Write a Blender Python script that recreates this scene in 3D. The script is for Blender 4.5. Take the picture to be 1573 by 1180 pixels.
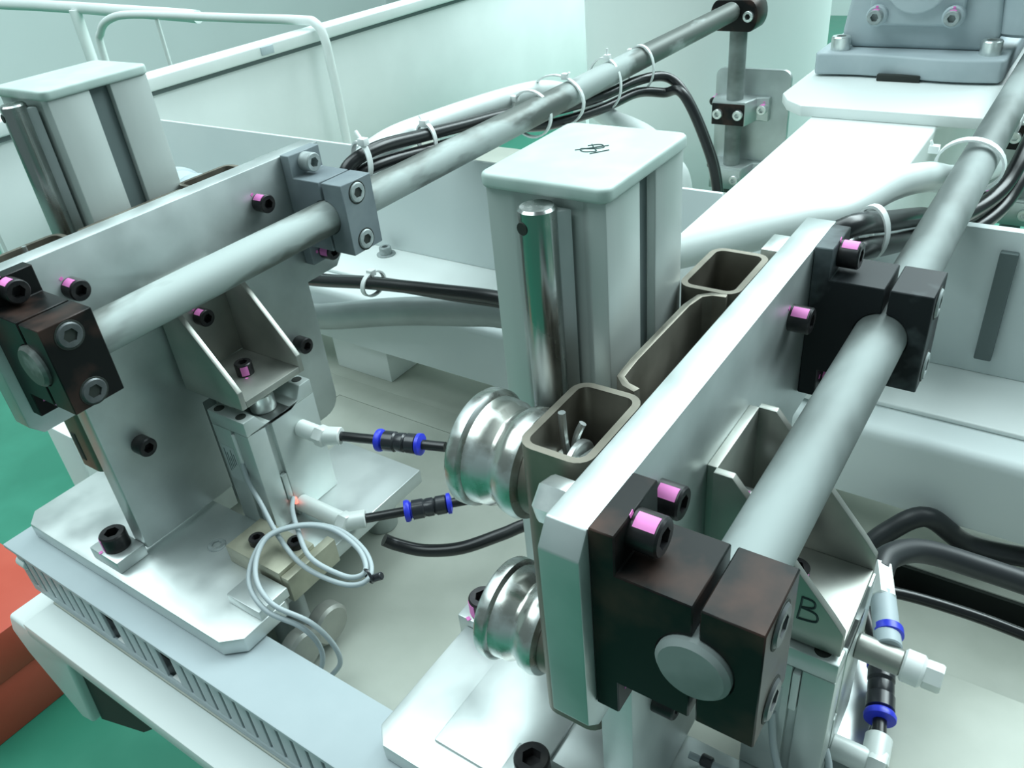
import bpy, bmesh, math, random
from mathutils import Vector, Matrix, noise
random.seed(7)
for o in list(bpy.data.objects): bpy.data.objects.remove(o)
scn = bpy.context.scene
COL = scn.collection
# All lengths below are millimetres, heights measured from the camera; the floor is 1200 mm under it.
H = 1200.0
def S(p): return Vector((p[0] * .001, p[1] * .001, (p[2] + H) * .001))

# ------------------------------------------------------------------ camera
cam = bpy.data.cameras.new('camera'); camo = bpy.data.objects.new('camera', cam); COL.objects.link(camo)
RT = ((0.82564663, 0.55697407, -0.08993069), (0.24351124, -0.4955911, -0.83372162), (-0.50893017, 0.66646031, -0.54481257))
m = Matrix.Identity(4)
for i in range(3):
    m[i][0] = RT[0][i]; m[i][1] = -RT[1][i]; m[i][2] = -RT[2][i]
m.translation = (0, 0, H * .001)
camo.matrix_world = m
cam.sensor_fit = 'HORIZONTAL'; cam.sensor_width = 36; cam.lens = 1257.2 * 36 / 1573
cam.clip_start = .01; cam.clip_end = 60
scn.camera = camo

# ------------------------------------------------------------------ world, lights, exposure
w = bpy.data.worlds.new('world'); scn.world = w; w.use_nodes = True
bg = w.node_tree.nodes['Background']
bg.inputs[0].default_value = (.66, .89, .91, 1); bg.inputs[1].default_value = .24
def area(name, loc, size, sy, energy, target, col=(.82, .985, 1)):
    l = bpy.data.lights.new(name, 'AREA'); l.shape = 'RECTANGLE'; l.size = size; l.size_y = sy; l.energy = energy; l.color = col
    o = bpy.data.objects.new(name, l); COL.objects.link(o); o.location = loc
    o.rotation_euler = (Vector(target) - Vector(loc)).to_track_quat('-Z', 'Y').to_euler()
# rows of ceiling tubes over the hall
area('ceiling_tubes_over_cell', (0, 2.1, 3.2), 4.2, 2.2, 118, (-.3, .5, .75))
area('ceiling_tubes_aisle', (-1.7, -.3, 3.4), 3.0, 2.4, 92, (-1.7, -.3, 0))
area('ceiling_tubes_far', (.6, 4.2, 3.4), 4.2, 2.4, 210, (-.4, 3.2, 0))
scn.view_settings.view_transform = 'Standard'; scn.view_settings.look = 'None'
scn.view_settings.exposure = .1; scn.view_settings.gamma = 1; scn.view_settings.use_curve_mapping = False

# ------------------------------------------------------------------ materials
def mat(name, col, rough=.5, metal=0., col2=None, scale=40., amount=1., bump=0., stretch=None, rough2=None, lo=.4, hi=.65, coat=0., emit=None, alpha=None, trans=0., detail=4.):
    M = bpy.data.materials.new(name); M.use_nodes = True
    nt = M.node_tree; b = nt.nodes['Principled BSDF']
    b.inputs['Base Color'].default_value = (*col, 1); b.inputs['Roughness'].default_value = rough; b.inputs['Metallic'].default_value = metal
    if coat: b.inputs['Coat Weight'].default_value = coat; b.inputs['Coat Roughness'].default_value = .15
    if trans: b.inputs['Transmission Weight'].default_value = trans
    if emit: b.inputs['Emission Color'].default_value = (*emit[:3], 1); b.inputs['Emission Strength'].default_value = emit[3]
    if col2 is not None or bump or rough2 is not None:
        tc = nt.nodes.new('ShaderNodeTexCoord'); mp = nt.nodes.new('ShaderNodeMapping'); nz = nt.nodes.new('ShaderNodeTexNoise')
        nz.inputs['Scale'].default_value = scale; nz.inputs['Detail'].default_value = detail
        if stretch: mp.inputs['Scale'].default_value = stretch
        nt.links.new(tc.outputs['Object'], mp.inputs[0]); nt.links.new(mp.outputs[0], nz.inputs['Vector'])
        if col2 is not None:
            cr = nt.nodes.new('ShaderNodeValToRGB')
            cr.color_ramp.elements[0].position = lo; cr.color_ramp.elements[1].position = hi
            cr.color_ramp.elements[0].color = (*col, 1); cr.color_ramp.elements[1].color = (*col2, 1)
            nt.links.new(nz.outputs[0], cr.inputs[0]); nt.links.new(cr.outputs[0], b.inputs['Base Color'])
        if rough2 is not None:
            mr = nt.nodes.new('ShaderNodeMapRange'); mr.inputs['From Min'].default_value = lo; mr.inputs['From Max'].default_value = hi
            mr.inputs['To Min'].default_value = rough; mr.inputs['To Max'].default_value = rough2
            nt.links.new(nz.outputs[0], mr.inputs[0]); nt.links.new(mr.outputs[0], b.inputs['Roughness'])
        if bump:
            bp = nt.nodes.new('ShaderNodeBump'); bp.inputs['Strength'].default_value = bump; bp.inputs['Distance'].default_value = .0005
            nt.links.new(nz.outputs[0], bp.inputs['Height']); nt.links.new(bp.outputs[0], b.inputs['Normal'])
    return M
ALU = mat('machined_aluminium', (.42, .465, .46), .36, .8, (.60, .65, .645), 16, lo=.35, hi=.68, rough2=.52, detail=6.)
ALUL = mat('bright_aluminium_plate', (.56, .605, .60), .3, .65, (.68, .725, .715), 16, lo=.42, hi=.6, rough2=.48)
ALUD = mat('anodised_aluminium', (.50, .555, .54), .38, .5, (.55, .60, .58), 30)
EXTR = mat('extruded_aluminium', (.50, .55, .53), .42, .45, (.56, .61, .59), 30, stretch=(1, 1, .1))
SLOT = mat('slot_strip', (.12, .155, .155), .5, .2)
CAPM = mat('post_cap_plastic', (.44, .545, .51), .5, 0, (.50, .605, .57), 60, bump=.1)
ROD = mat('dusty_steel_rod', (.125, .14, .13), .45, .45, (.40, .45, .44), 26, lo=.5, hi=.6, stretch=(1, .35, 1), rough2=.75)
ROD2 = mat('frosted_steel_rod', (.125, .145, .14), .5, .4, (.30, .34, .335), 16, lo=.46, hi=.64, stretch=(1, .4, 1), rough2=.75)
SHAFT = mat('polished_shaft', (.42, .43, .42), .2, 1., (.60, .63, .62), 45, lo=.45, hi=.6, stretch=(1, 1, .35), rough2=.5)
ROLL = mat('worn_roller_steel', (.50, .50, .46), .22, .95, (.72, .76, .75), 60, lo=.45, hi=.6, rough2=.4)
TUBE = mat('mill_scale_steel', (.15, .138, .112), .4, .8, (.27, .25, .21), 30, lo=.35, hi=.65, rough2=.55)
BLACK = mat('black_oxide_block', (.009, .010, .010), .34, .2, (.085, .045, .035), 34, lo=.48, hi=.8, rough2=.5)
DUSTY = mat('dusty_black_block', (.015, .018, .02), .5, .1, (.17, .205, .215), 24, lo=.5, hi=.74)
GREYB = mat('dust_coated_block', (.165, .20, .22), .6, .2, (.25, .295, .31), 24, lo=.4, hi=.7)
BOLT = mat('black_oxide_screw', (.022, .022, .024), .36, .5, (.05, .046, .046), 120)
BOLTD = mat('dusty_screw', (.30, .34, .34), .5, .3, (.42, .47, .47), 150)
ZINC = mat('zinc_plated', (.66, .70, .69), .28, .85, (.78, .82, .80), 150)
STEEL = mat('bracket_steel', (.34, .35, .325), .36, .75, (.42, .425, .39), 30, rough2=.5)
PINK = mat('pink_marker_paint', (.80, .22, .58), .5)
WHITE = mat('white_painted_steel', (.74, .79, .775), .45, 0, (.78, .83, .815), 9, coat=.15)
TABLE = mat('cream_table_paint', (.36, .385, .335), .5, 0, (.47, .495, .44), 11, lo=.35, hi=.65, detail=6.)
BEAMM = mat('pale_beam_paint', (.64, .71, .71), .42, 0, (.69, .755, .75), 7)
DUCT = mat('grey_duct_plastic', (.40, .465, .49), .45, 0, (.43, .495, .52), 20)
FLOORM = mat('green_epoxy_floor', (.028, .20, .13), .3, 0, (.045, .26, .175), 5, rough2=.4, bump=.2)
REDM = mat('red_oxide_paint', (.56, .085, .05), .5, 0, (.62, .11, .07), 6)
RUBB = mat('black_hose', (.010, .011, .012), .3, 0, coat=.12)
RUBD = mat('matt_black_cable', (.02, .023, .026), .42)
TUBW = mat('milky_hose', (.60, .665, .65), .4, 0, (.66, .72, .705), 20)
TUBG = mat('grey_conduit', (.30, .345, .34), .4, .3, (.38, .43, .425), 12)
NYL = mat('white_nylon', (.80, .84, .83), .4)
FITW = mat('fitting_nickel_white', (.70, .745, .725), .35, .1)
BLUE = mat('blue_release_ring', (.025, .04, .62), .35)
REDU = mat('black_fitting_body', (.018, .02, .025), .3, coat=.3)
CABLE = mat('grey_sensor_cable', (.42, .48, .50), .5)
LABELM = mat('printed_label', (.50, .56, .56), .5)
INK = mat('marker_ink', (.02, .05, .05), .6)
CAST = mat('grey_casting_paint', (.40, .475, .505), .5, 0, (.45, .52, .55), 30, bump=.2)
WALLM = mat('hall_wall_paint', (.80, .87, .86), .7, 0, (.82, .89, .88), 2)
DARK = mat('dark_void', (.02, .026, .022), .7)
BRASS = mat('yellowed_block', (.34, .335, .26), .4, .4, (.44, .435, .34), 40)
for M_ in (BLACK, DUSTY): M_.node_tree.nodes['Principled BSDF'].inputs['Specular IOR Level'].default_value = .22
LED = mat('red_led', (.9, .2, .15), .4, emit=(1, .2, .15, 1.6))
TANKM = mat('white_drum_paint', (.72, .79, .77), .45, 0, (.76, .82, .80), 5)

# ------------------------------------------------------------------ mesh builder
class MB:
    def __init__(s): s.v = []; s.f = []
    def add(s, v, f):
        n = len(s.v); s.v += [tuple(p) for p in v]; s.f += [[i + n for i in q] for q in f]; return s
    def bm(s, bm, bev=0, seg=2, ang=.5):
        bmesh.ops.recalc_face_normals(bm, faces=bm.faces)
        if bev:
            es = [e for e in bm.edges if len(e.link_faces) == 2 and e.calc_face_angle(0) > ang]
            bmesh.ops.bevel(bm, geom=es, offset=bev, segments=seg, affect='EDGES', profile=.5, clamp_overlap=True)
        bm.verts.ensure_lookup_table(); bm.verts.index_update()
        s.add([v.co[:] for v in bm.verts], [[v.index for v in f.verts] for f in bm.faces]); bm.free(); return s
    def prism(s, pts, axis, a, b, bev=.6, seg=2, ang=.5):
        # pts: outline in the two other axes (x:(y,z)  y:(x,z)  z:(x,y)) swept from a to b
        bm = bmesh.new()
        def P(p, t): return {'x': (t, p[0], p[1]), 'y': (p[0], t, p[1]), 'z': (p[0], p[1], t)}[axis]
        A = [bm.verts.new(P(p, a)) for p in pts]; B = [bm.verts.new(P(p, b)) for p in pts]
        n = len(pts)
        bm.faces.new(A); bm.faces.new(B[::-1])
        for i in range(n): bm.faces.new((A[i], B[i], B[(i + 1) % n], A[(i + 1) % n]))
        return s.bm(bm, bev, seg, ang)
    def box(s, x0, x1, y0, y1, z0, z1, bev=.6, seg=2):
        return s.prism([(x0, y0), (x1, y0), (x1, y1), (x0, y1)], 'z', z0, z1, bev, seg)
    def lathe(s, prof, c, d, n=28, caps=True):
        # prof: (radius, height along d)
        d = Vector(d).normalized(); u = d.orthogonal().normalized(); v = d.cross(u); c = Vector(c)
        vs = []; fs = []
        for r, h in prof:
            for k in range(n):
                a = 2 * math.pi * k / n; vs.append(c + d * h + u * (r * math.cos(a)) + v * (r * math.sin(a)))
        for j in range(len(prof) - 1):
            for k in range(n):
                k2 = (k + 1) % n; fs.append([j * n + k, j * n + k2, (j + 1) * n + k2, (j + 1) * n + k])
        if caps:
            fs.append([k for k in range(n)][::-1]); fs.append([(len(prof) - 1) * n + k for k in range(n)])
        return s.add(vs, fs)
    def cyl(s, p0, p1, r, n=28, ch=.6, r1=None):
        p0 = Vector(p0); p1 = Vector(p1); L = (p1 - p0).length; r1 = r if r1 is None else r1
        return s.lathe([(r - ch, 0), (r, ch), (r1, L - ch), (r1 - ch, L)], p0, p1 - p0, n)
    def pipe(s, pts, r, n=14, sub=8, closed=False, flat=None):
        # swept round (or flattened) section along a smooth spline through pts
        P = [Vector(p) for p in pts]; C = []
        m_ = len(P); rng = range(m_) if closed else range(m_ - 1)
        for i in rng:
            if closed: a, b, c, d = P[(i - 1) % m_], P[i], P[(i + 1) % m_], P[(i + 2) % m_]
            else: a, b, c, d = P[max(i - 1, 0)], P[i], P[i + 1], P[min(i + 2, m_ - 1)]
            for k in range(sub):
                t = k / sub
                C.append(.5 * ((2 * b) + (c - a) * t + (2 * a - 5 * b + 4 * c - d) * t * t + (3 * b - a - 3 * c + d) * t ** 3))
        if not closed: C.append(P[-1])
        N = len(C); vs = []; fs = []; up = None
        for i in range(N):
            t = (C[(i + 1) % N] - C[(i - 1) % N]) if closed else (C[min(i + 1, N - 1)] - C[max(i - 1, 0)])
            t.normalize()
            if up is None: up = Vector((0, 0, 1)) if abs(t.z) < .9 else Vector((1, 0, 0))
            sd = t.cross(up).normalized(); up = sd.cross(t).normalized()
            ru, rs = (r, r) if not flat else flat
            for k in range(n):
                a = 2 * math.pi * k / n; vs.append(C[i] + up * (ru * math.sin(a)) + sd * (rs * math.cos(a)))
        for i in range(N if closed else N - 1):
            j = (i + 1) % N
            for k in range(n): fs.append([i * n + k, i * n + (k + 1) % n, j * n + (k + 1) % n, j * n + k])
        if not closed: fs.append(list(range(n))[::-1]); fs.append([(N - 1) * n + k for k in range(n)])
        return s.add(vs, fs)
    def shell(s, outer, inner, axis, a, b):
        # hollow section between two outlines of equal point count
        def P(p, t): return {'x': (t, p[0], p[1]), 'y': (p[0], t, p[1]), 'z': (p[0], p[1], t)}[axis]
        n = len(outer); vs = [P(p, t) for pts in (outer, inner) for t in (a, b) for p in pts]; fs = []
        for i in range(n):
            j = (i + 1) % n
            fs += [[i, j, n + j, n + i], [2 * n + j, 2 * n + i, 3 * n + i, 3 * n + j], [i, 2 * n + i, 2 * n + j, j], [n + j, 3 * n + j, 3 * n + i, n + i]]
        return s.add(vs, fs)
def rrect(x0, x1, y0, y1, r, n=5):
    out = []
    for cx, cy, a0 in ((x1 - r, y1 - r, 0), (x0 + r, y1 - r, 90), (x0 + r, y0 + r, 180), (x1 - r, y0 + r, 270)):
        for k in range(n + 1):
            a = math.radians(a0 + 90 * k / n); out.append((cx + r * math.cos(a), cy + r * math.sin(a)))
    return out
BASE = {}
def mesh_from(name, mb, base, material):
    me = bpy.data.meshes.new(name)
    b = Vector(base)
    me.from_pydata([(Vector(p) - b) * .001 for p in mb.v], [], mb.f)
    bm = bmesh.new(); bm.from_mesh(me); bmesh.ops.recalc_face_normals(bm, faces=bm.faces); bm.to_mesh(me); bm.free()
    me.materials.append(material)
    me.polygons.foreach_set('use_smooth', [True] * len(me.polygons)); me.set_sharp_from_angle(angle=math.radians(38))
    me.update(); return me
def props(o, label, cat, group=None, kind=None):
    if label: o['label'] = label
    if cat: o['category'] = cat
    if group: o['group'] = group
    if kind: o['kind'] = kind
def thing(name, base, label, cat, group=None):
    o = bpy.data.objects.new(name, None); COL.objects.link(o); o.location = S(base); o.empty_display_size = .02
    BASE[o.name] = Vector(base); props(o, label, cat, group); return o
def part(parent, name, mb, material, label=None):
    b = BASE[parent.name]
    o = bpy.data.objects.new(name, mesh_from(name, mb, b, material)); COL.objects.link(o); o.parent = parent
    BASE[o.name] = b
    if label: o['label'] = label
    return o
def single(name, mb, material, label, cat, group=None, kind=None, base=None):
    if base is None:
        xs = [p[0] for p in mb.v]; ys = [p[1] for p in mb.v]; zs = [p[2] for p in mb.v]
        base = ((min(xs) + max(xs)) / 2, (min(ys) + max(ys)) / 2, min(zs))
    o = bpy.data.objects.new(name, mesh_from(name, mb, base, material)); COL.objects.link(o); o.location = S(base)
    BASE[o.name] = Vector(base); props(o, label, cat, group, kind); return o
def copy_tree(o, parent=None):
    c = o.copy(); COL.objects.link(c); c.parent = parent
    BASE[c.name] = BASE.get(o.name, Vector())
    for ch in list(o.children): copy_tree(ch, c)
    return c
def dup(o, d, label=None):
    c = copy_tree(o); c.location = o.location + Vector(d) * .001
    BASE[c.name] = BASE[o.name] + Vector(d)
    if label: c['label'] = label
    return c
# ---- screws: one mesh for each size, shared
_cache = {}
def screw_mesh(r, h, material, wash=0):
    k = ('s', r, h, material.name, wash)
    if k not in _cache:
        n = 24; prof = [(r, -.5), (r, h - r * .12), (r * .9, h)]
        if wash: prof = [(wash, -.5), (wash, 1.2), (r, 1.2)] + prof[1:]
        vs = []; fs = []
        rings = [(a, b, False) for a, b in prof] + [(r * .55, h, True), (r * .55, h - r * .75, True)]
        for rr, z, hx in rings:
            for i in range(n):
                a = 2 * math.pi * i / n; q = rr
                if hx:
                    t = (math.degrees(a) % 60) - 30; q = rr * .94 / math.cos(math.radians(t)) * .94
                vs.append((q * math.cos(a), q * math.sin(a), z))
        for j in range(len(rings) - 1):
            for i in range(n): fs.append([j * n + i, j * n + (i + 1) % n, (j + 1) * n + (i + 1) % n, (j + 1) * n + i])
        fs.append([(len(rings) - 1) * n + i for i in range(n)]); fs.append(list(range(n))[::-1])
        mb = MB(); mb.add(vs, fs); _cache[k] = mesh_from('socket_screw', mb, (0, 0, 0), material)
    return _cache[k]
def mark_mesh(r, h):
    k = ('m', r, h)
    if k not in _cache:
        mb = MB(); vs = []; fs = []; n = 5
        for i in range(n + 1):
            a = math.radians(-24 + 48 * i / n)
            for rr, z in ((r * 1.0, h * .12), (r * 1.035, h * .12), (r * 1.035, h * .86), (r * 1.0, h * .86)): vs.append((rr * math.cos(a), rr * math.sin(a), z))
        for i in range(n):
            for q in range(4): fs.append([i * 4 + q, i * 4 + (q + 1) % 4, i * 4 + 4 + (q + 1) % 4, i * 4 + 4 + q])
        fs += [[0, 1, 2, 3], [n * 4 + 3, n * 4 + 2, n * 4 + 1, n * 4]]
        mb.box(r * 1.12, r * 1.4, -r * .16, r * .16, 0, .25, 0)
        mb.add(vs, fs); _cache[k] = mesh_from('paint_mark', mb, (0, 0, 0), PINK)
    return _cache[k]
def screw(parent, c, d, r=6.5, h=9, material=None, mark=None, wash=0, name='bolt'):
    """socket head screw standing on point c, axis d; mark: direction in which the pink witness paint faces"""
    o = bpy.data.objects.new(name, screw_mesh(r, h, material or BOLT, wash)); COL.objects.link(o); o.parent = parent
    o.location = (Vector(c) - BASE[parent.name]) * .001
    q = Vector(d).normalized().to_track_quat('Z', 'Y'); o.rotation_mode = 'QUATERNION'; o.rotation_quaternion = q
    if mark:
        l = q.inverted() @ Vector(mark)
        mk = bpy.data.objects.new('paint_mark', mark_mesh(r, h)); COL.objects.link(mk); mk.parent = o
        mk.rotation_euler = (0, 0, math.atan2(l.y, l.x)); mk['label'] = 'pink paint mark'
    return o
def hexnut(mb, c, d, r, h):
    return mb.lathe([(r * .9, 0), (r, h * .12), (r, h * .88), (r * .9, h)], c, d, 6)
UP = (0, 0, 1); PX = (1, 0, 0); NY = (0, -1, 0)

# ================================================================== SETTING
o = single('floor', MB().box(-6000, 4000, -3000, 6500, -1230, -1200, 0), FLOORM, None, None, kind='structure')
o = single('wall_back', MB().box(-6000, 4000, 6500, 6600, -1200, 2400, 0), WALLM, None, None, kind='structure')
o = single('wall_left', MB().box(-6100, -6000, -3000, 6600, -1200, 2400, 0), WALLM, None, None, kind='structure')

# ---- machine table with the front ledge and the slot behind the units
t = thing('machine_table', (-100, 350, -1200), 'cream painted machine table carrying both lifting units', 'table')
mb = MB()
mb.box(-570, 500, 139, 455, -464, -450, 1)
mb.box(-570, -75, 455, 482, -464, -450, 0)
mb.box(-1048, 500, 600, 1120, -464, -450, 1); mb.box(-1048, -650, 1120, 1195, -464, -450, 0); mb.box(-700, 500, 482, 600, -464, -450, 1); mb.box(-700, -570, 350, 482, -464, -450, 0)
part(t, 'table_top', mb, TABLE)
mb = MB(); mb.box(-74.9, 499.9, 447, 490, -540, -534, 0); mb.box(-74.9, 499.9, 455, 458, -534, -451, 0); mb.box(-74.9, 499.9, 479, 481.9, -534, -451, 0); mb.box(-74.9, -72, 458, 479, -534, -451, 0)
part(t, 'front_ledge', MB().box(-570, 500, 115, 138.9, -464, -449.9, 1), WHITE)
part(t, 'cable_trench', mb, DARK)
for i, (x, y) in enumerate(((-480, 240), (380, 200), (-480, 900), (380, 900))):
    part(t, 'leg', MB().box(x, x + 60, y, y + 60, -1200, -464, 2), WHITE)
# white folded bracket under the ledge, open toward the front
mb = MB()
outer = [(-610, -466), (-418, -466), (-418, -476), (-530, -476), (-534, -482), (-556, -566), (-575, -572), (-618, -515), (-625, -490)]
mb.prism(outer, 'y', 118, 220, 3, 3)
part(t, 'ledge_bracket', mb, WHITE)
part(t, 'hollow_shade', MB().prism([(-532, -477), (-424, -477), (-470, -520), (-553, -565)], 'y', 124, 130, 0), DARK)  # dark sheet standing in for the shade inside the bracket's hollow

mb = MB().box(-780, -732, 260, 312, -1200, -430, 2)
t = thing('corner_post', (-756, 286, -1200), 'white square frame post standing on the green floor behind the far base plate', 'post')
part(t, 'column', mb, WHITE); part(t, 'foot_plate', MB().box(-800, -712, 240, 332, -1200, -1190, 1), WHITE)

# ---- wiring duct with slotted front wall
d0 = thing('wiring_duct', (-250, 160, -450), 'blue-grey slotted wiring duct along the front edge of the table', 'cable duct')
part(d0, 'lid', MB().box(-603, 330, 137.5, 181, -406.5, -403, 1), DUCT)
mb = MB(); mb.box(-596, 330, 140, 180, -449.5, -447, .3); mb.box(-596, 330, 140, 142, -447, -441, .3); mb.box(-596, 330, 178, 180, -447, -406.5, .3)
part(d0, 'channel', mb, DUCT)
pitch = 12.7; x = -596; fm = MB().box(0, pitch - 2.9, 140, 142, -441, -406.5, .3)
f0 = None; k = 0
cut = (9, 14)
while x < 330:
    if k not in cut:
        if f0 is None: f0 = part(d0, 'finger', MB().box(x, x + pitch - 2.9, 140, 142, -441.2, -406.6, .3), DUCT); x_f0 = x
        else:
            c = f0.copy(); COL.objects.link(c); c.location = ((x - x_f0) * .001, 0, 0)
    else:
        part(d0, 'clip', MB().box(x + .5, x + 10, 141, 147, -446, -440.5, .5), NYL)
    x += pitch; k += 1
part(d0, 'duct_filling', MB().box(-590, 320, 150, 160, -446, -412, 1), DARK, 'solid dark block inside the duct')  # one plain dark block behind the slots, so that they read dark
mb = MB(); mb.cyl((-606, 150, -418), (-594, 150, -418), 5, 16); mb.cyl((-599, 143, -421), (-587, 143, -421), 5, 16)
part(d0, 'end_plug', mb, NYL)

# ---- cross beam behind the units, with its back panel
t = thing('cross_beam', (-200, 540, -450), 'long pale cross beam with a rounded edge behind both lifting units', 'beam')
mb = MB(); mb.prism([(490, -409), (590, -409), (590, -350), (498, -350), (494, -351), (491, -354), (490, -358)], 'x', -1080, 500, 0)
part(t, 'beam_tube', mb, BEAMM)
part(t, 'top_strip', MB().box(-1080, 500, 520, 590, -350, -346, 1.5, 3), WHITE)
part(t, 'back_panel', MB().box(-1080, -224, 586, 590, -346, -237, 1), BEAMM)
part(t, 'back_panel', MB().box(-110, 500, 586, 594, -346, -237, 1), BEAMM)
part(t, 'support_leg', MB().box(-612, -535, 497, 560, -450, -409, 1), WHITE)
part(t, 'support_leg', MB().box(300, 380, 497, 560, -450, -409, 1), WHITE)
screw(t, (-585, 574 - 2, -346), UP, 6.5, 9, BOLTD, wash=10)
screw(t, (-300, 574, -346), UP, 6.5, 9, BOLTD, wash=10)
part(t, 'slot_bar', MB().box(-30, -19, 580, 586, -332, -250, 1), SLOT)

# ---- Y beam carrying the gearbox
t = thing('bearing_beam', (-167, 750, -350), 'white box beam running back from the cross beam under the gear unit', 'beam')
part(t, 'beam_tube', MB().box(-222, -112, 500, 1150, -346, -236, 2, 3), WHITE)
part(t, 'support_plate', MB().prism([(-232, 796), (-50, 796), (-50, 1150), (-262, 1150), (-262, 835), (-250, 812)], 'z', -236, -226, 1.2), WHITE)

# ---- gear unit
t = thing('gear_unit', (-170, 960, -226), 'grey cast gear unit bolted on the white beam beside the frosted rod', 'gearbox')
mb = MB()
foot = []
for k in range(25):
    xx = -252 + 170 * k / 24; foot.append((xx, 903 + 5 * math.sin(k / 24 * math.pi * 2)))
mb.prism([(-255, 1100), (-255, 912)] + foot + [(-80, 912), (-80, 1100)], 'z', -224, -203, 2.5, 3)
part(t, 'foot', mb, CAST)
mb = MB()
mb.prism([(-228, -203), (-238, -190), (-232, -150), (-226, 60), (-100, 60), (-98, -150), (-92, -190), (-100, -203)], 'y', 935, 1100, 5, 3)
part(t, 'housing', mb, CAST)
mb = MB()
cpts = [(-212, -172), (-206, -180), (-132, -180), (-126, -172), (-126, 40), (-212, 40)]
mb.prism(cpts, 'y', 926, 936, 3, 3)
c_ = part(t, 'cover', mb, CAST)
mb = MB()
arc = [(-169 + 33 * math.cos(math.radians(a)), -128 + 40 * math.sin(math.radians(a))) for a in range(180, 361, 15)]
mb.prism(arc + [(-136, 30), (-202, 30)], 'y', 919, 927, 2, 3)
part(c_, 'round_boss', mb, CAST)
for xx in (-203, -134):
    mb = MB(); mb.cyl((xx, 930, -170), (xx, 919, -170), 10, 20, 1.5); part(c_, 'screw_boss', mb, CAST)
    screw(t, (xx, 919, -170), NY, 7, 7, BOLTD, mark=(0, 0, 1))
screw(t, (-235, 925, -203), UP, 9.5, 13, ZINC); screw(t, (-97, 925, -203), UP, 9.5, 13, ZINC)
part(t, 'drain_notch', MB().box(-190, -150, 898, 904, -226, -219.5, 1), DARK)
mb = MB(); mb.cyl((-75, 960, -190), (-75, 960, -150), 28, 28, 3); mb.cyl((-70, 935, -120), (-60, 1000, -60), 30, 24, 3)
part(t, 'side_port', mb, CAST)
screw(t, (-78, 940, -150), UP, 9, 14, BOLTD)

# ---- rear rod fixture: cross clamp on an upright, two clamp blocks on a plate
def rear_fixture(dx, lab):
    t = thing('upright_fixture', (-420 + dx, 1180, -560), lab, 'fixture', 'upright fixtures holding the long rods')
    b = -434 + dx
    part(t, 'plate', MB().prism(rrect(b - 40, b + 70, -470, -292, 12), 'y', 1192, 1200, 1), ALU)
    part(t, 'stand', MB().box(b - 30, b + 60, 1200, 1218, -450, -330, 1), WHITE)
    mb = MB(); mb.cyl((b, 1166, -470), (b, 1166, -222), 12, 20); part(t, 'upright_rod', mb, ROD2)
    for zz in (-345, -440):
        k_ = part(t, 'clamp_block', MB().prism([(b - 36, 1192), (b + 45, 1192), (b + 45, 1181), (b + 28, 1181), (b + 22, 1150), (b - 28, 1150), (b - 36, 1181)], 'z', zz - 17, zz + 17, 2), ALU)
        part(t, 'clamp_face', MB().box(b - 27, b + 21, 1147.5, 1150, zz - 16, zz + 14, 1), BLACK if zz == -345 else ALU)
        for xx in (-17, 13): screw(t, (b + xx, 1147.5, zz), NY, 7, 6, ZINC, name='clamp_screw')
        screw(t, (b + 38, 1181, zz + 2), NY, 7, 12, ZINC, mark=(0, 0, 1), name='clamp_screw')
        screw(t, (b - 34, 1181, zz + 10), NY, 6, 12, BOLT, mark=(0, 0, 1), name='clamp_screw')
    # two-way clamp
    mb = MB(); mb.prism([(b + 12 * math.cos(math.radians(a)) - (20 if 90 < a < 270 else -22), -213 + 20 * math.sin(math.radians(a))) for a in range(0, 360, 15)], 'y', 1140, 1180, 1.5)
    part(t, 'cross_clamp', mb, BLACK)
    screw(t, (b + 22, 1140, -213), NY, 7, 5, ZINC, name='clamp_screw'); screw(t, (b - 2, 1155, -193), UP, 6, 6, ZINC, name='clamp_screw')
    return t
rear_fixture(0, 'upright rod fixture standing before the white drum')
rear_fixture(377, 'upright rod fixture partly hidden behind the frosted rod')

# ---- white drum
t = thing('white_drum', (-600, 1420, -1200), 'large white round drum behind the upright rod fixture', 'drum')
mb = MB(); mb.lathe([(203, 0), (203, 1900)], (-595, 1430, -1200), UP, 64); part(t, 'shell', mb, TANKM)

# ---- long side panel with a rim
t = thing('side_panel', (-1110, 1200, -1200), 'long white side panel with a bright rim running into the distance', 'panel')
part(t, 'sheet', MB().box(-1112, -1100, 420, 4200, -540, -238, 1), WHITE)
part(t, 'rim', MB().box(-1130, -1088, 420, 4200, -236, -217, 3, 3), WHITE)
part(t, 'painted_shadow', MB().box(-1100, -1096, 420, 4200, -243, -236, 0), SLOT)  # dark strip painted in as the shadow line under the rim
for yy in (700, 1900, 3100, 4100): part(t, 'panel_post', MB().box(-1150, -1112, yy, yy + 40, -1200, -260, 2), WHITE)
part(t, 'lock_plate', MB().box(-1089, -1086, 880, 905, -232, -220, .5), CAST)

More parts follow.
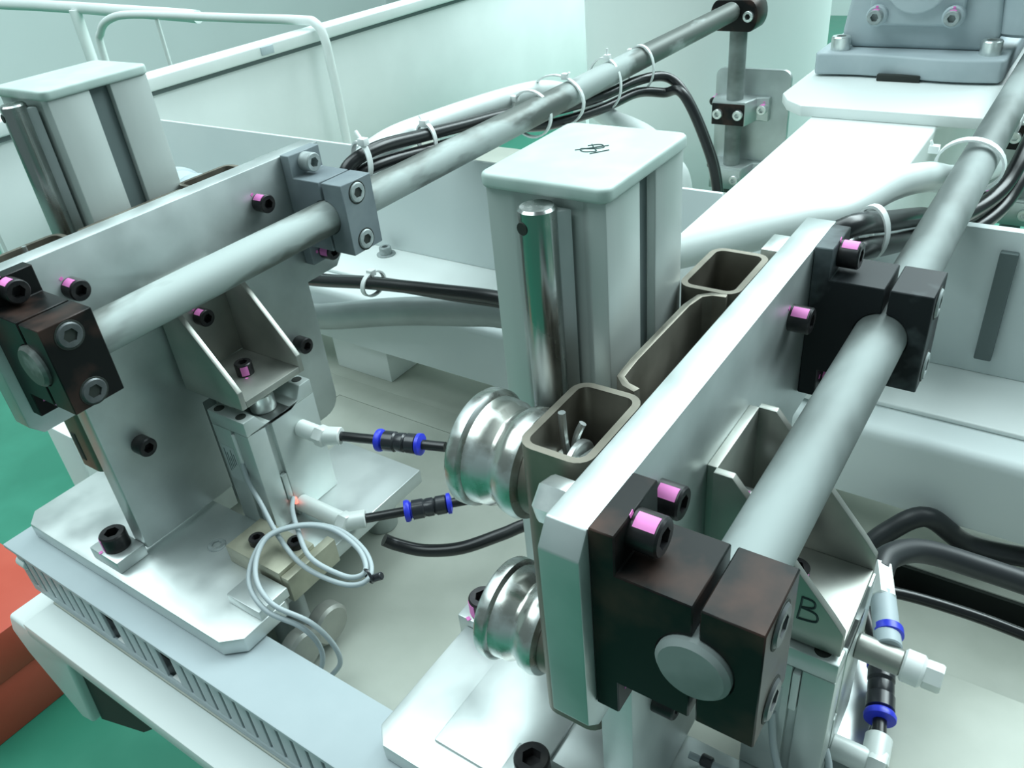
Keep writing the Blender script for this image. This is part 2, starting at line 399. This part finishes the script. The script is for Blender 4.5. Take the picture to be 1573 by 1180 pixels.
# ---- tubular guard frame
t = thing('machine_guard', (-1400, 1000, -1200), 'white tubular guard frame with a rounded corner behind the far post', 'guard')
mb = MB(); mb.pipe([(-1735, 1000, -1200), (-1735, 1000, -600), (-1733, 1000, -290), (-1715, 1000, -235), (-1660, 1000, -208), (-1560, 1000, -200), (-1300, 1000, -202), (-1120, 1000, -203), (-1085, 1000, -207), (-1071, 1000, -228), (-1068, 1000, -270), (-1066, 1000, -400), (-1066, 1000, -1200)], 7.5, 14, 6)
part(t, 'frame_tube', mb, WHITE)
mb = MB(); mb.cyl((-1512, 1000, -1200), (-1512, 1000, -208), 4, 12); part(t, 'centre_bar', mb, WHITE)
t = thing('guard_rail', (-2400, 1300, -1200), 'plain white guard rail in the far corner behind the rounded frame', 'guard')
mb = MB(); mb.pipe([(-3600, 1250, -235), (-2700, 1300, -240), (-1975, 1300, -256), (-1800, 1300, -262)], 15, 12, 4); part(t, 'rail_tube', mb, WHITE)
for xx in (-3400, -2300): part(t, 'rail_post', MB().cyl((xx, 1290, -1200), (xx, 1290, -250), 15, 14), WHITE)

# ---- red floor beam
t = thing('floor_beam', (-1400, 100, -1200), 'red painted steel beam lying on the green floor', 'beam')
part(t, 'web', MB().box(-1640, -1281, -400, 342, -1090, -1000, 3), REDM)
part(t, 'toe_plate', MB().box(-1638, -1284, -398, 340, -1200, -1090, 2), REDM)

# ================================================================== BASE PLATES
def base_plate(label, outline, group, extra):
    cx = sum(p[0] for p in outline) / len(outline); cy = sum(p[1] for p in outline) / len(outline)
    t = thing('base_plate', (cx, cy, -450), label, 'plate', group)
    part(t, 'plate', MB().prism(outline, 'z', -402, -390, .8), ALUL)
    for (xx, yy) in extra: part(t, 'standoff', MB().cyl((xx, yy, -450), (xx, yy, -402), 13, 24), ALU)
    return t
GB = 'base plates of the lifting units'
bl = base_plate('bright aluminium base plate with one black clamp bolt above the duct end', [(-586, 156), (-366, 156), (-354, 166), (-354, 200), (-361, 206), (-361, 346), (-445, 346), (-445, 243), (-580, 243), (-598, 226), (-598, 166)], GB,
    ((-560, 205), (-380, 215), (-400, 330)))
part(bl, 'clamp_pad', MB().box(-507, -474, 160, 182, -390, -380, .8), ALUL)
screw(bl, (-490, 171.5, -380), UP, 9, 12.5, BOLT, mark=(-.4, -1, 0))
part(bl, 'end_block', MB().box(-386, -354.5, 181, 205, -390, -382, .8), ALUL)
part(bl, 'foot_block', MB().box(-415, -362, 206.5, 238, -390, -375, .8), BRASS, 'yellowish foot block under the cylinder')
screw(bl, (-397, 220, -375), UP, 5.5, 5, BOLT); screw(bl, (-371, 231, -375), UP, 5.5, 5, BOLT)
part(bl, 'foot_lip', MB().box(-362, -355, 207, 250, -398, -378, .6), BRASS)
screw(bl, (-437, 212, -390), UP, 6.5, 1.2, BOLTD)
mb = MB(); mb.cyl((-354, 196, -428), (-342, 196, -428), 15, 26, 2); mb.cyl((-356, 222, -430), (-344, 222, -430), 15, 26, 2)
part(bl, 'round_stop', mb, STEEL)
br = base_plate('bright aluminium base plate with chamfered corner under the nearest lifting unit', [(-231, 156), (-19, 156), (-19, 346), (-69, 346), (-69, 243), (-240, 243), (-240, 165)], GB,
    ((-215, 215), (-20, 215), (120, 320)))
part(br, 'side_plate', MB().box(-18.8, 150, 156, 346, -402, -390, .8), TABLE)
part(br, 'upper_plate', MB().prism([(-208, 172), (-150, 172), (-150, 230), (-208, 242)], 'z', -390, -387.5, .6), ALUL)
part(br, 'clamp_pad', MB().box(-165, -132, 166, 190, -390, -380, .8), ALUL)
screw(br, (-150, 180, -380), UP, 9, 12.5, BOLT)
part(br, 'clamp_pad', MB().box(-246, -212, 243.2, 268, -402, -384, .8), ALUL)
screw(br, (-233, 254, -384), UP, 9, 12.5, BOLT, mark=(-.5, -1, 0))

# ================================================================== LIFTING UNIT (built near, copied far)
DX = (-375, 0, 6)
# ---- carriage plate with welded tube frame and gusset bracket
GC = 'carriages of the two lifting units'
t = thing('lift_carriage', (-104, 280, -389), 'aluminium lift carriage plate with brown tube frame carrying the black clamps', 'carriage', GC)
rc = [(373 - 15 + 15 * math.cos(math.radians(a)), -389 + 15 + 15 * math.sin(math.radians(a))) for a in range(-90, 1, 15)]
out = [(155, -173), (149, -182), (149, -263), (156, -271), (182, -271), (182, -389), (257, -389), (257, -312), (306, -312), (306, -389)] + rc + [(373, -271), (405, -271), (412, -263), (412, -173)]
part(t, 'plate', MB().prism(out, 'x', -111, -96, .7), ALU)
def tube_section(y0, y1): return rrect(-141, -112, y0, y1, 7), rrect(-138, -115, y0 + 3, y1 - 3, 4)
for y0, y1 in ((182, 228), (317, 363)):
    a, b = tube_section(y0, y1); tb = part(t, 'square_tube', MB().shell(a, b, 'z', -324, -174.5), TUBE)
    if y0 == 182:
        mb = MB(); hexnut(mb, (-127, 205, -198), PX, 9.5, 9); mb.cyl((-138, 205, -198), (-116, 205, -198), 5.5, 16); mb.cyl((-131, 205, -198), (-128, 205, -198), 11.5, 24)
        part(tb, 'axle_nut', mb, ZINC)
        mb = MB(); mb.pipe([(-133, 205, -198), (-134, 204, -186), (-134.5, 204, -173)], 1.5, 8, 4); mb.pipe([(-133, 207, -198), (-132, 209, -187), (-130, 211, -181)], 1.5, 8, 4)
        part(tb, 'cotter_pin', mb, ZINC)
        part(tb, 'slot_mark', MB().box(-133, -128, 181.6, 182.4, -318, -296, .1), DARK)
# bent strip between the tubes
sp = [(-118, 229), (-124, 231), (-129, 236), (-130, 250), (-130, 300), (-128, 311), (-123, 315.5), (-116, 316.5)]
def offs(pts, w):
    o_ = []
    for i, p in enumerate(pts):
        a = Vector(pts[max(i - 1, 0)]); b = Vector(pts[min(i + 1, len(pts) - 1)]); t_ = (b - a).normalized(); o_.append((p[0] - t_.y * w, p[1] + t_.x * w))
    return o_
part(t, 'bent_strip', MB().prism(sp + offs(sp, -3.2)[::-1], 'z', -324, -174, .3), TUBE)
mb = MB(); mb.cyl((-115, 270, -205), (-111, 270, -205), 15, 28); hexnut(mb, (-120, 270, -205), PX, 9, 6); part(t, 'washer_nut', mb, TUBE)
mb = MB(); hexnut(mb, (-123, 172, -184), PX, 8.5, 11.5); part(t, 'hex_nut', mb, ZINC)
part(t, 'end_lug', MB().box(-121, -111.2, 372, 392, -186, -176, .6), ZINC)
for (yy, zz, mk) in ((204, -197, (0, -.5, 1)), (348, -197, (0, -.6, 1)), (205, -313, (0, -.4, 1)), (349, -313, (0, -.5, 1))):
    screw(t, (-96, yy, zz), PX, 6.5, 10, BOLT, mark=mk if zz > -300 else None)
br_ = part(t, 'gusset_bracket', MB().box(-96, -91.5, 250, 298, -288, -216, .5), STEEL)
gs = [(-92, -216), (-84, -216), (-38, -273), (-33, -280), (-33, -293), (-92, -293)]
part(br_, 'front_gusset', MB().prism(gs, 'y', 246.5, 250.5, .5), STEEL)
part(br_, 'rear_gusset', MB().prism(gs, 'y', 297.5, 301.5, .5), STEEL)
part(br_, 'bottom_flange', MB().box(-92, -33, 250.5, 297.5, -293, -288, .5), STEEL)
screw(br_, (-61.5, 275, -288), UP, 6, 9, BOLT, mark=(1, -.7, 0)); screw(br_, (-91.5, 274, -250), PX, 6, 8, BOLT, mark=(0, -.5, 1))
near_carriage = t
far_carriage = dup(t, DX, 'aluminium lift carriage plate beside the far post, with the grey dusted rear clamp')
for ch in far_carriage.children:
    if ch.name.split('.')[0] in ('square_tube', 'bent_strip'): ch.location.z -= .0045
for ch in near_carriage.children:
    if ch.name.startswith('gusset_bracket'):
        for g in ch.children:
            if g.name.startswith('bolt') and g.location.z > .12: g.data = screw_mesh(6, 8, ZINC)
# handwritten letter on the near bracket
mb = MB()
Bp = [[(-51, -266), (-51.3, -272), (-52, -279)], [(-51, -266), (-46.5, -266.5), (-46, -270), (-51, -272)], [(-51, -272), (-45, -273), (-44.5, -277.5), (-52, -279)]]
for st in Bp: mb.pipe([(p[0], 246.4, p[1]) for p in st], .5, 6, 5)
part(near_carriage, 'handwritten_letter', mb, INK, 'handwritten black letter B')

# ---- rod clamps
GK = 'rod clamps on the carriages'
def rod_clamp(y0, y1, material, label, marks):
    t = thing('rod_clamp', (-68, (y0 + y1) / 2, -256), label, 'clamp', GK)
    arc = [(-60.5 + 12.6 * math.cos(math.radians(a)), -213.5 + 12.6 * math.sin(math.radians(a))) for a in range(95, 266, 10)]
    inner = [(-96 + .05, -172), (-87, -172), (-87, -188), (-61.6, -188)] + arc + [(-61.6, -240), (-87, -240), (-87, -256), (-96 + .05, -256)]
    part(t, 'clamp_body', MB().prism(inner, 'y', y0, y1, .5, 1, 1.0), material)
    arc2 = [(-60.5 + 12.6 * math.cos(math.radians(a)), -213.5 + 12.6 * math.sin(math.radians(a))) for a in range(-85, 86, 10)]
    cp = part(t, 'clamp_cap', MB().prism([(-59.4, -240)] + arc2 + [(-59.4, -188), (-40, -188), (-40, -240)], 'y', y0, y1, .5, 1, 1.0), material)
    ym = (y0 + y1) / 2 - 1
    for zz in (-197, -232):
        mb = MB(); mb.cyl((-40.3, ym, zz), (-39.7, ym, zz), 8.2, 24, .1); part(cp, 'counterbore', mb, DARK)
        screw(t, (-40.2, ym, zz), PX, 7.2, 1.4, BOLTD if material is not BLACK else mat_screw, name='clamp_screw')
    screw(t, (-87, ym, -179.5), PX, 6.8, 10, BOLTD if material is GREYB else BOLT, mark=marks and (0, -.35, 1))
    screw(t, (-87, ym, -248.5), PX, 6.8, 10, BOLT, mark=(0, -1, .2))
    return t
mat_screw = mat('grey_clamp_screw', (.10, .11, .115), .4, .5, (.14, .15, .155), 120)
cf = rod_clamp(155, 185, BLACK, 'black split rod clamp nearest the camera around the frosted rod end', True)
cr = rod_clamp(375, 405, DUSTY, 'dusty black split rod clamp farther along the frosted rod', True)
cfl = dup(cf, DX, 'black split rod clamp on the far carriage at the picture edge')
rod_clamp_grey = rod_clamp(375, 405, GREYB, 'grey dust-coated split rod clamp on the far carriage', False)
rod_clamp_grey.location += Vector(DX) * .001; BASE[rod_clamp_grey.name] += Vector(DX)

# ---- rods
mb = MB(); mb.cyl((-60.5, 152, -213.5), (-60.5, 1250, -213.5), 12.4, 40, 1.6)
single('guide_rod', mb, ROD2, 'frosted grey steel rod held by the two black clamps of the nearest unit', 'rod', 'long rods through the clamps')
mb = MB(); mb.cyl((-435.5, 152, -207.5), (-435.5, 1139, -207.5), 12.4, 40, 1.6)
single('guide_rod', mb, ROD, 'long dusty steel rod from the far carriage back to the upright fixture', 'rod', 'long rods through the clamps')

# ---- guide rollers
GR = 'grooved guide rollers'
def roller(z, label):
    t = thing('guide_roller', (-160, 211, z - 26), label, 'roller', GR)
    mb = MB(); mb.lathe([(8, -19), (21, -19), (24.5, -18.4), (25.5, -17), (25.5, -12.5), (24.6, -11.6), (23.4, -11), (22.6, -4), (20.5, -1), (20.5, 1.5), (22.8, 4.5), (23.6, 9), (22.6, 12), (20, 13.5), (8, 13.5)], (-163, 211, z), PX, 64)
    w_ = part(t, 'wheel', mb, ROLL)
    mb = MB(); mb.cyl((-149.5, 211, z), (-141.1, 211, z), 20, 32); part(t, 'spacer', mb, TUBE)
    mb = MB(); mb.cyl((-185, 211, z), (-182, 211, z), 9, 24); part(t, 'axle_end', mb, ZINC)
    return t
r1 = roller(-209, 'upper grooved steel roller on the near carriage beside the post')
r2 = roller(-308, 'lower grooved steel roller on the near carriage above the base plate')
r3 = dup(r1, (-379, 131, 9), 'grey roller rim peeping over the far carriage plate')

for ch in r3.children:
    if ch.name.startswith('wheel'): ch.data = ch.data.copy(); ch.data.materials[0] = CAST
# ---- posts
GP = 'aluminium posts with plastic caps'
t = thing('guide_post', (-168, 287, -450), 'aluminium profile post with scribbled pale cap in the middle of the picture', 'post', GP)
body = [(-196, 253), (-183, 253), (-180, 255), (-152, 255), (-149, 253), (-141, 253), (-141, 281), (-149, 281), (-149, 295), (-141, 295), (-141, 322), (-196, 322)]
part(t, 'profile', MB().prism(body, 'z', -450, -112, .8), EXTR)
part(t, 'slot_strip', MB().box(-148.9, -145, 281.3, 294.7, -449, -113, .1), SLOT)
mb = MB(); mb.prism(rrect(-198, -139, 250.5, 324, 5), 'z', -112, -106, 1.6, 3, .7); cp = part(t, 'cap', mb, CAPM)
mb = MB(); mb.cyl((-166, 244.5, -386), (-166, 244.5, -113), 7.6, 28, 1); sh = part(t, 'rail_shaft', mb, SHAFT)
mb = MB(); mb.cyl((-168.5, 236.9, -120), (-168, 240, -120), 2.6, 16, .1); part(sh, 'cross_hole', mb, DARK)
part(t, 'rail_support', MB().prism([(-176, 253.2), (-156, 253.2), (-160, 248), (-172, 248)], 'z', -420, -116, .6), ALU)
near_post = t
far_post = dup(t, (-375, 0, 12), 'aluminium profile post with a plain pale cap behind the far carriage')
mb = MB()
for st in ([(-171, 296), (-165, 300), (-161, 296), (-166, 292), (-172, 290), (-168, 286), (-162, 289), (-166, 294), (-170, 299)], [(-174, 287), (-160, 300)], [(-163, 284), (-156, 293)]):
    mb.pipe([(-168 + (p[0] + 166) * .75, 292 + (p[1] - 293) * .75, -105.9) for p in st], .28, 6, 5)
part(near_post, 'scribble', mb, INK, 'small handwritten scribble')

# ---- pneumatic cylinders
GZ = 'compact air cylinders'
t = thing('air_cylinder', (-50, 273, -390), 'compact air cylinder below the letter B bracket of the nearest unit', 'cylinder', GZ)
zt = -297.5
body = [(-69, 243), (-50, 243), (-50, 246), (-46, 246), (-46, 243), (-32, 243), (-32, 258), (-35.5, 258), (-35.5, 263.5), (-32, 263.5), (-32, 303), (-69, 303)]
part(t, 'body', MB().prism(body, 'z', -389.9, -306, .8), ALUD)
top = [(243, -306), (303, -306), (303, zt + 3), (293, zt + 3), (288, zt - 6), (281, zt - 9), (265, zt - 9), (258, zt - 6), (253, zt + 3), (243, zt + 3)]
tp = part(t, 'end_cover', MB().prism(top, 'x', -69, -32, .8), ALUD)
mb = MB(); mb.cyl((-50, 273, -306), (-50, 273, -293.2), 9, 24); part(t, 'piston_rod', mb, ZINC)
for yy in (248, 298):
    for xx in (-40, -62):
        mb = MB(); mb.cyl((xx, yy, zt + 2.7), (xx, yy, zt + 3.2), 3.6, 16, .1); part(tp, 'screw_hole', mb, DARK)
part(t, 'position_sensor', MB().box(-49.6, -46.4, 242.4, 246, -334, -309, .4), NYL)
part(t, 'position_sensor', MB().box(-35, -31.6, 258.4, 263, -372, -350, .4), ALUD)
lb = part(t, 'sticker', MB().box(-66, -53, 242.8, 243, -352, -322, 0), LABELM)
for k in range(5): part(lb, 'print_line', MB().box(-64.5 + k * 2.2, -63.6 + k * 2.2, 242.7, 242.8, -345 + 2 * k, -325 - (k % 3) * 3, 0), SLOT)
near_cyl = t
far_cyl = dup(t, (-375, 0, 0), 'compact air cylinder with a printed sticker beside the far carriage leg')

def elbow(cyl, p, dx, stem=17):
    """banjo elbow on the +X side of a cylinder; returns the mouth of the elbow"""
    x, y, z = p
    mb = MB(); mb.cyl((x, y, z), (x + stem, y, z), 6.2, 20, .5); f = part(cyl, 'elbow_fitting', mb, FITW)
    mb = MB(); hexnut(mb, (x + stem, y, z), PX, 7.6, 8); part(f, 'hex_cap', mb, FITW)
    d = Vector(dx).normalized(); a = Vector((x + stem + 3, y, z))
    mb = MB(); mb.cyl(a, a + d * 15, 6.4, 20, .6); part(f, 'elbow_arm', mb, FITW)
    return a + d * 15, d
def flow_line(name, a, d, end, label, group, tail=None, at=.36):
    """short hose, blue release ring and black inline fitting"""
    t = thing(name, tuple(a), label, 'fitting', group)
    L = (Vector(end) - a).length; d = (Vector(end) - a).normalized()
    mb = MB(); mb.pipe([a, a + d * L * .3, a + d * L * .42], 3.4, 12, 4); part(t, 'hose', mb, RUBB)
    p = a + d * L * at
    mb = MB(); mb.lathe([(4, 0), (7.6, .6), (7.9, 2.5), (7.2, 4.2), (5.6, 5), (5.6, 7)], p, d, 24); part(t, 'release_ring', mb, BLUE)
    q = p + d * 5.5
    mb = MB(); mb.lathe([(5.5, 0), (7, .6), (7, 8), (6, 9), (6.6, 11), (6.6, 15), (5.6, 16), (6.8, 17.5), (6.8, 24), (5.5, 25)], q, d, 24); part(t, 'fitting_body', mb, REDU)
    q2 = q + d * 24.5
    mb = MB(); mb.lathe([(5.4, 0), (7.4, .6), (7.4, 3), (4, 4)], q2, d, 24); part(t, 'release_ring', mb, BLUE)
    mb = MB(); mb.pipe([q2 + d * 2] + list(tail or [q2 + d * 10, Vector(end)]), 3.4, 12, 6); part(t, 'hose', mb, RUBB)
    return t
GL = 'inline fittings with blue rings'
# far cylinder, upper and lower port
m1, d1 = elbow(far_cyl, (-407, 285, -325), (.92, .38, .02))
flow_line('inline_fitting', m1, d1, m1 + Vector((76, 20, 4)), 'black inline fitting with blue ring on the upper port of the far cylinder', GL)
m2, d2 = elbow(far_cyl, (-407, 268, -381), (.75, .66, 0), 40)
flow_line('inline_fitting', m2, d2, m2 + Vector((56, 50, 2)), 'black inline fitting with blue ring on the lower port of the far cylinder', GL)
# near cylinder ports
t = thing('hose_fitting', (-20, 285, -330), 'nickel elbow fitting with white collar on the nearest cylinder, hose leading away', 'fitting', GL)
mb = MB(); mb.cyl((-32, 284, -324), (-12, 284, -325), 6.2, 24, .6); e_ = part(t, 'fitting_stem', mb, STEEL)
mb = MB(); mb.lathe([(6.4, 0), (7.6, 1), (7.6, 8), (6.2, 9.5)], (-12, 284, -325), (1, 0, -.04), 24); part(t, 'collar', mb, NYL)
mb = MB(); hexnut(mb, (-3, 284, -325.5), PX, 6.6, 8); part(t, 'hex_end', mb, FITW)
mb = MB(); mb.cyl((-19, 287, -322), (-29, 318, -322), 6, 24, .6); part(t, 'elbow_arm', mb, CAST)
mb = MB(); mb.lathe([(5.8, 0), (6.7, .5), (6.7, 4.5), (5.8, 5)], (-20.5, 294, -322), (-.3, 1, 0), 24); part(t, 'release_ring', mb, BLUE)
mb = MB(); mb.cyl((-28, 314, -322), (-35, 336, -323), 7, 6, .8); part(t, 'hose_nut', mb, FITW)
mb = MB(); mb.pipe([(-34, 333, -323), (-33, 350, -326), (-20, 372, -335), (10, 388, -348), (60, 400, -360), (160, 410, -370)], 6.6, 16, 8); part(t, 'hose', mb, RUBD)
m4, d4 = elbow(near_cyl, (-32, 268, -382), (-.1, 1, .1))
flow_line('inline_fitting', m4, d4, m4 + Vector((-14, 62, 6)), 'black inline fitting with blue ring low on the nearest cylinder', GL, at=.14, tail=[Vector((-42, 362, -374)), Vector((-30, 376, -376)), Vector((10, 386, -382)), Vector((60, 392, -390)), Vector((160, 400, -398))])
# loose hose on the table
mb = MB(); mb.pipe([(-345, 283, -402), (-338, 288, -408), (-320, 296, -412), (-297, 309, -410), (-276, 330, -405), (-262, 350, -404), (-235, 380, -410)], 4.6, 14, 8)
single('air_hose', mb, RUBB, 'short glossy black hose curving across the table behind the rollers', 'hose', 'air hoses')
mb = MB(); mb.pipe([(-80, 440, -445), (-62, 455, -430), (-48, 466, -412), (-28, 476, -398), (0, 492, -424), (40, 505, -430)], 7, 14, 8)
single('air_hose', mb, RUBD, 'black hose with a bright glint passing under the cross beam', 'hose', 'air hoses')

# ---- sensor cables in a loop by the far cylinder
t = thing('sensor_cable', (-350, 225, -380), 'pair of thin grey sensor cables coiled in a loop below the far cylinder', 'cable')
mb = MB(); mb.pipe([(-423, 243, -333), (-418, 240, -345), (-405, 236, -358), (-380, 226, -368), (-350, 218, -372), (-318, 218, -371), (-303, 224, -369), (-304, 234, -367), (-320, 244, -365), (-345, 247, -362), (-370, 238, -362), (-384, 218, -364), (-374, 193, -372), (-352, 184, -380), (-331, 192, -393), (-325, 196, -412), (-327, 194, -430), (-336, 187, -446)], 1.7, 10, 10)
part(t, 'cable', mb, CABLE)
mb = MB(); mb.pipe([(-406, 262, -372), (-396, 252, -370), (-372, 236, -364), (-346, 222, -366), (-318, 222, -368), (-306, 226, -366), (-307, 233, -364), (-322, 241, -362), (-346, 243, -359), (-368, 234, -359), (-380, 216, -361), (-370, 196, -369), (-349, 188, -377), (-327, 196, -390), (-318, 201, -410), (-318, 202, -430), (-328, 197, -446)], 1.7, 10, 10)
part(t, 'cable', mb, CABLE)
mb = MB(); mb.pipe([(-302, 229, -362), (-298, 228, -367), (-302, 230, -373), (-308, 231, -368)], 1, 8, 6, closed=True); part(t, 'black_tie', mb, REDU)
mb = MB(); mb.cyl((-300, 230, -369), (-294, 233, -366), 2.6, 12); part(t, 'black_tie', mb, REDU)
mb = MB(); mb.cyl((-404.5, 262, -376), (-404.5, 262, -371), 1.6, 10, .3); part(t, 'indicator_light', mb, LED, 'glowing red indicator')
mb = MB(); mb.pipe([(-56, 242, -340), (-52, 238, -360), (-45, 236, -378), (-34, 240, -392), (-20, 252, -388)], 1.8, 10, 8)
mb2 = MB(); mb2.pipe([(-33, 258, -372), (-29, 252, -378), (-30, 246, -386), (-44, 238, -388), (-70, 232, -386), (-90, 230, -385)], 1.8, 10, 8)
t = thing('sensor_cable', (-50, 240, -390), 'thin grey sensor cables hanging at the nearest cylinder', 'cable')
part(t, 'cable', mb, CABLE); part(t, 'cable', mb2, CABLE)
mb = MB(); mb.cyl((-84, 231, -385), (-78, 231, -385), 3.2, 12); part(t, 'black_tie', mb, REDU)

# ================================================================== HOSES ALONG THE RODS
GH = 'black hoses tied along the rods'
H1 = [(-464, 420, -206), (-461, 430, -190), (-457, 460, -185), (-457, 510, -191), (-458, 570, -199), (-458, 640, -208), (-450, 700, -221), (-438, 780, -227), (-430, 850, -227), (-415, 892, -232), (-392, 894, -250), (-362, 886, -295), (-342, 880, -345), (-335, 880, -440)]
H1 = [Vector(p) for p in H1]
O1 = [((H1[min(i + 1, len(H1) - 1)] - H1[max(i - 1, 0)]).cross(Vector((1, .25, 0)))).normalized() * (18 if i in (9, 10) else 12.8) for i in range(len(H1))]
for k, lab in enumerate(('upper black hose of the pair tied along the long dusty rod', 'lower black hose of the pair tied along the long dusty rod')):
    mb = MB(); mb.pipe([p + q * k for p, q in zip(H1, O1)], 5.4, 12, 8)
    single('black_hose', mb, RUBB, lab, 'hose', GH)
mb = MB(); mb.pipe([(-487, 436, -238), (-485, 448, -212), (-480, 490, -194), (-477, 570, -195), (-476, 680, -203), (-474, 740, -213), (-466, 790, -235), (-440, 806, -257), (-408, 796, -262), (-378, 775, -264), (-350, 762, -282), (-332, 757, -310), (-322, 750, -440)], 10.5, 16, 8)
single('milky_hose', mb, TUBW, 'milky white hose tied along the long dusty rod and drooping behind the post', 'hose', 'milky hoses')
mb = MB(); mb.pipe([(-230, 455, -240), (-180, 460, -220), (-140, 470, -206), (-114, 490, -201), (-100, 560, -206), (-87, 620, -219), (-75, 670, -236), (-58, 735, -244)], 10.5, 16, 8)
single('milky_hose', mb, TUBW, 'milky white hose reaching from the post to the frosted rod', 'hose', 'milky hoses')
H2 = [(-112, 428, -196), (-100, 432, -188), (-92, 448, -188), (-88, 500, -206), (-80, 590, -236), (-74, 640, -258), (-62, 690, -268), (-47, 740, -262), (-40, 800, -240), (-40, 1000, -233)]
for k, lab in enumerate(('upper black hose of the pair tied to the frosted rod', 'lower black hose of the pair tied to the frosted rod')):
    mb = MB(); mb.pipe([(p[0] + 3 * k, p[1], p[2] - 14.5 * k) for p in H2], 6.4, 12, 8)
    single('black_hose', mb, RUBB, lab, 'hose', GH)
for k, lab in enumerate(('upper black hose running level over the cross beam behind the post', 'lower black hose running level over the cross beam behind the post')):
    mb = MB(); mb.pipe([(-640, 452 + 11.5 * k, -322 - 2 * k), (-568, 452 + 11.5 * k, -318 - 4 * k), (-491, 452 + 11.5 * k, -306 - 5 * k), (-408, 452 + 11.5 * k, -296 - 9 * k), (-346, 452 + 11.5 * k, -290 - 10 * k), (-280, 452 + 11.5 * k, -290 - 10 * k), (-215, 456 + 11.5 * k, -300 - 10 * k)], 5.5, 12, 8)
    single('black_hose', mb, RUBB, lab, 'hose', GH)
mb = MB(); mb.pipe([(-700, 479, -396), (-600, 479, -378), (-496, 479, -349), (-417, 479, -331), (-361, 479, -321), (-260, 479, -321), (-215, 479, -326)], 10, 18, 8, flat=(14, 9))
single('grey_conduit', mb, TUBG, 'wide dull grey conduit lying against the cross beam below the black hoses', 'conduit')

# ---- cable ties
GT = 'white cable ties'
def tie(c, axis, a, b, label, head=(0, 1), tail=None, wd=2.1):
    ax = Vector(axis).normalized(); sd = ax.cross(Vector((0, 0, 1))).normalized(); up = sd.cross(ax).normalized(); c = Vector(c)
    t = thing('cable_tie', tuple(c), label, 'cable tie', GT)
    mb = MB(); n = 28; vs = []; fs = []
    for i in range(n):
        t_ = 2 * math.pi * i / n
        for g in (1, 1.0 + 1.7 / max(a, b)):
            for s_ in (-wd, wd): vs.append(c + sd * (a * g * math.cos(t_)) + up * (b * g * math.sin(t_)) + ax * s_)
    for i in range(n):
        j = (i + 1) % n
        for q, r_ in ((0, 1), (1, 3), (3, 2), (2, 0)): fs.append([i * 4 + q, i * 4 + r_, j * 4 + r_, j * 4 + q])
    mb.add(vs, fs); part(t, 'band', mb, NYL)
    h = c + sd * (a * 1.05 * head[0]) + up * (b * 1.05 * head[1])
    mb = MB(); mb.box(h.x - 3.4, h.x + 3.4, h.y - 3, h.y + 3, h.z - 2.6, h.z + 3, .6); part(t, 'head', mb, NYL)
    if tail:
        mb = MB(); mb.pipe([h, h + Vector(tail) * .5, h + Vector(tail)], 1.2, 8, 4, flat=(.8, 1.8)); part(t, 'tail', mb, NYL)
AY = (0, 1, 0)
tie((-457, 440, -189), AY, 8, 14, 'thick white cable tie at the grey clamp end of the hose bundle', (.6, 1), (-6, 0, 8), 2.6)
tie((-459, 520, -197), AY, 9, 13, 'thin white cable tie around the black hoses between clamp and rod middle', (0, 1), (-4, 0, 6))
tie((-446, 660, -213), AY, 21, 21, 'second white cable tie from the grey clamp looped around rod and hoses', (-.8, .6))
tie((-449, 712, -214), AY, 30, 24, 'white cable tie with a square head near the middle of the long rod', (.35, .95), (5, 0, 4))
tie((-441, 796, -218), AY, 19, 26, 'white cable tie with an upright head far along the long rod', (.2, 1), (0, 0, 9))
tie((-434, 866, -217), AY, 16, 23, 'plain white cable tie where the black hoses leave the long rod', (-.7, .7))
tie((-89, 466, -200), (.35, .9, 0), 9.5, 15, 'thin white cable tie around black hoses by the dusty black clamp', (-.6, -.8))
tie((-65, 640, -215), AY, 21, 18, 'broad white cable tie around the frosted rod and its hoses', (-1.1, .5), (-3, 0, 6), 4)
tie((-491, 458, -309), PX, 13, 10, 'thin white cable tie around the level black hoses above the beam', (0, 1))
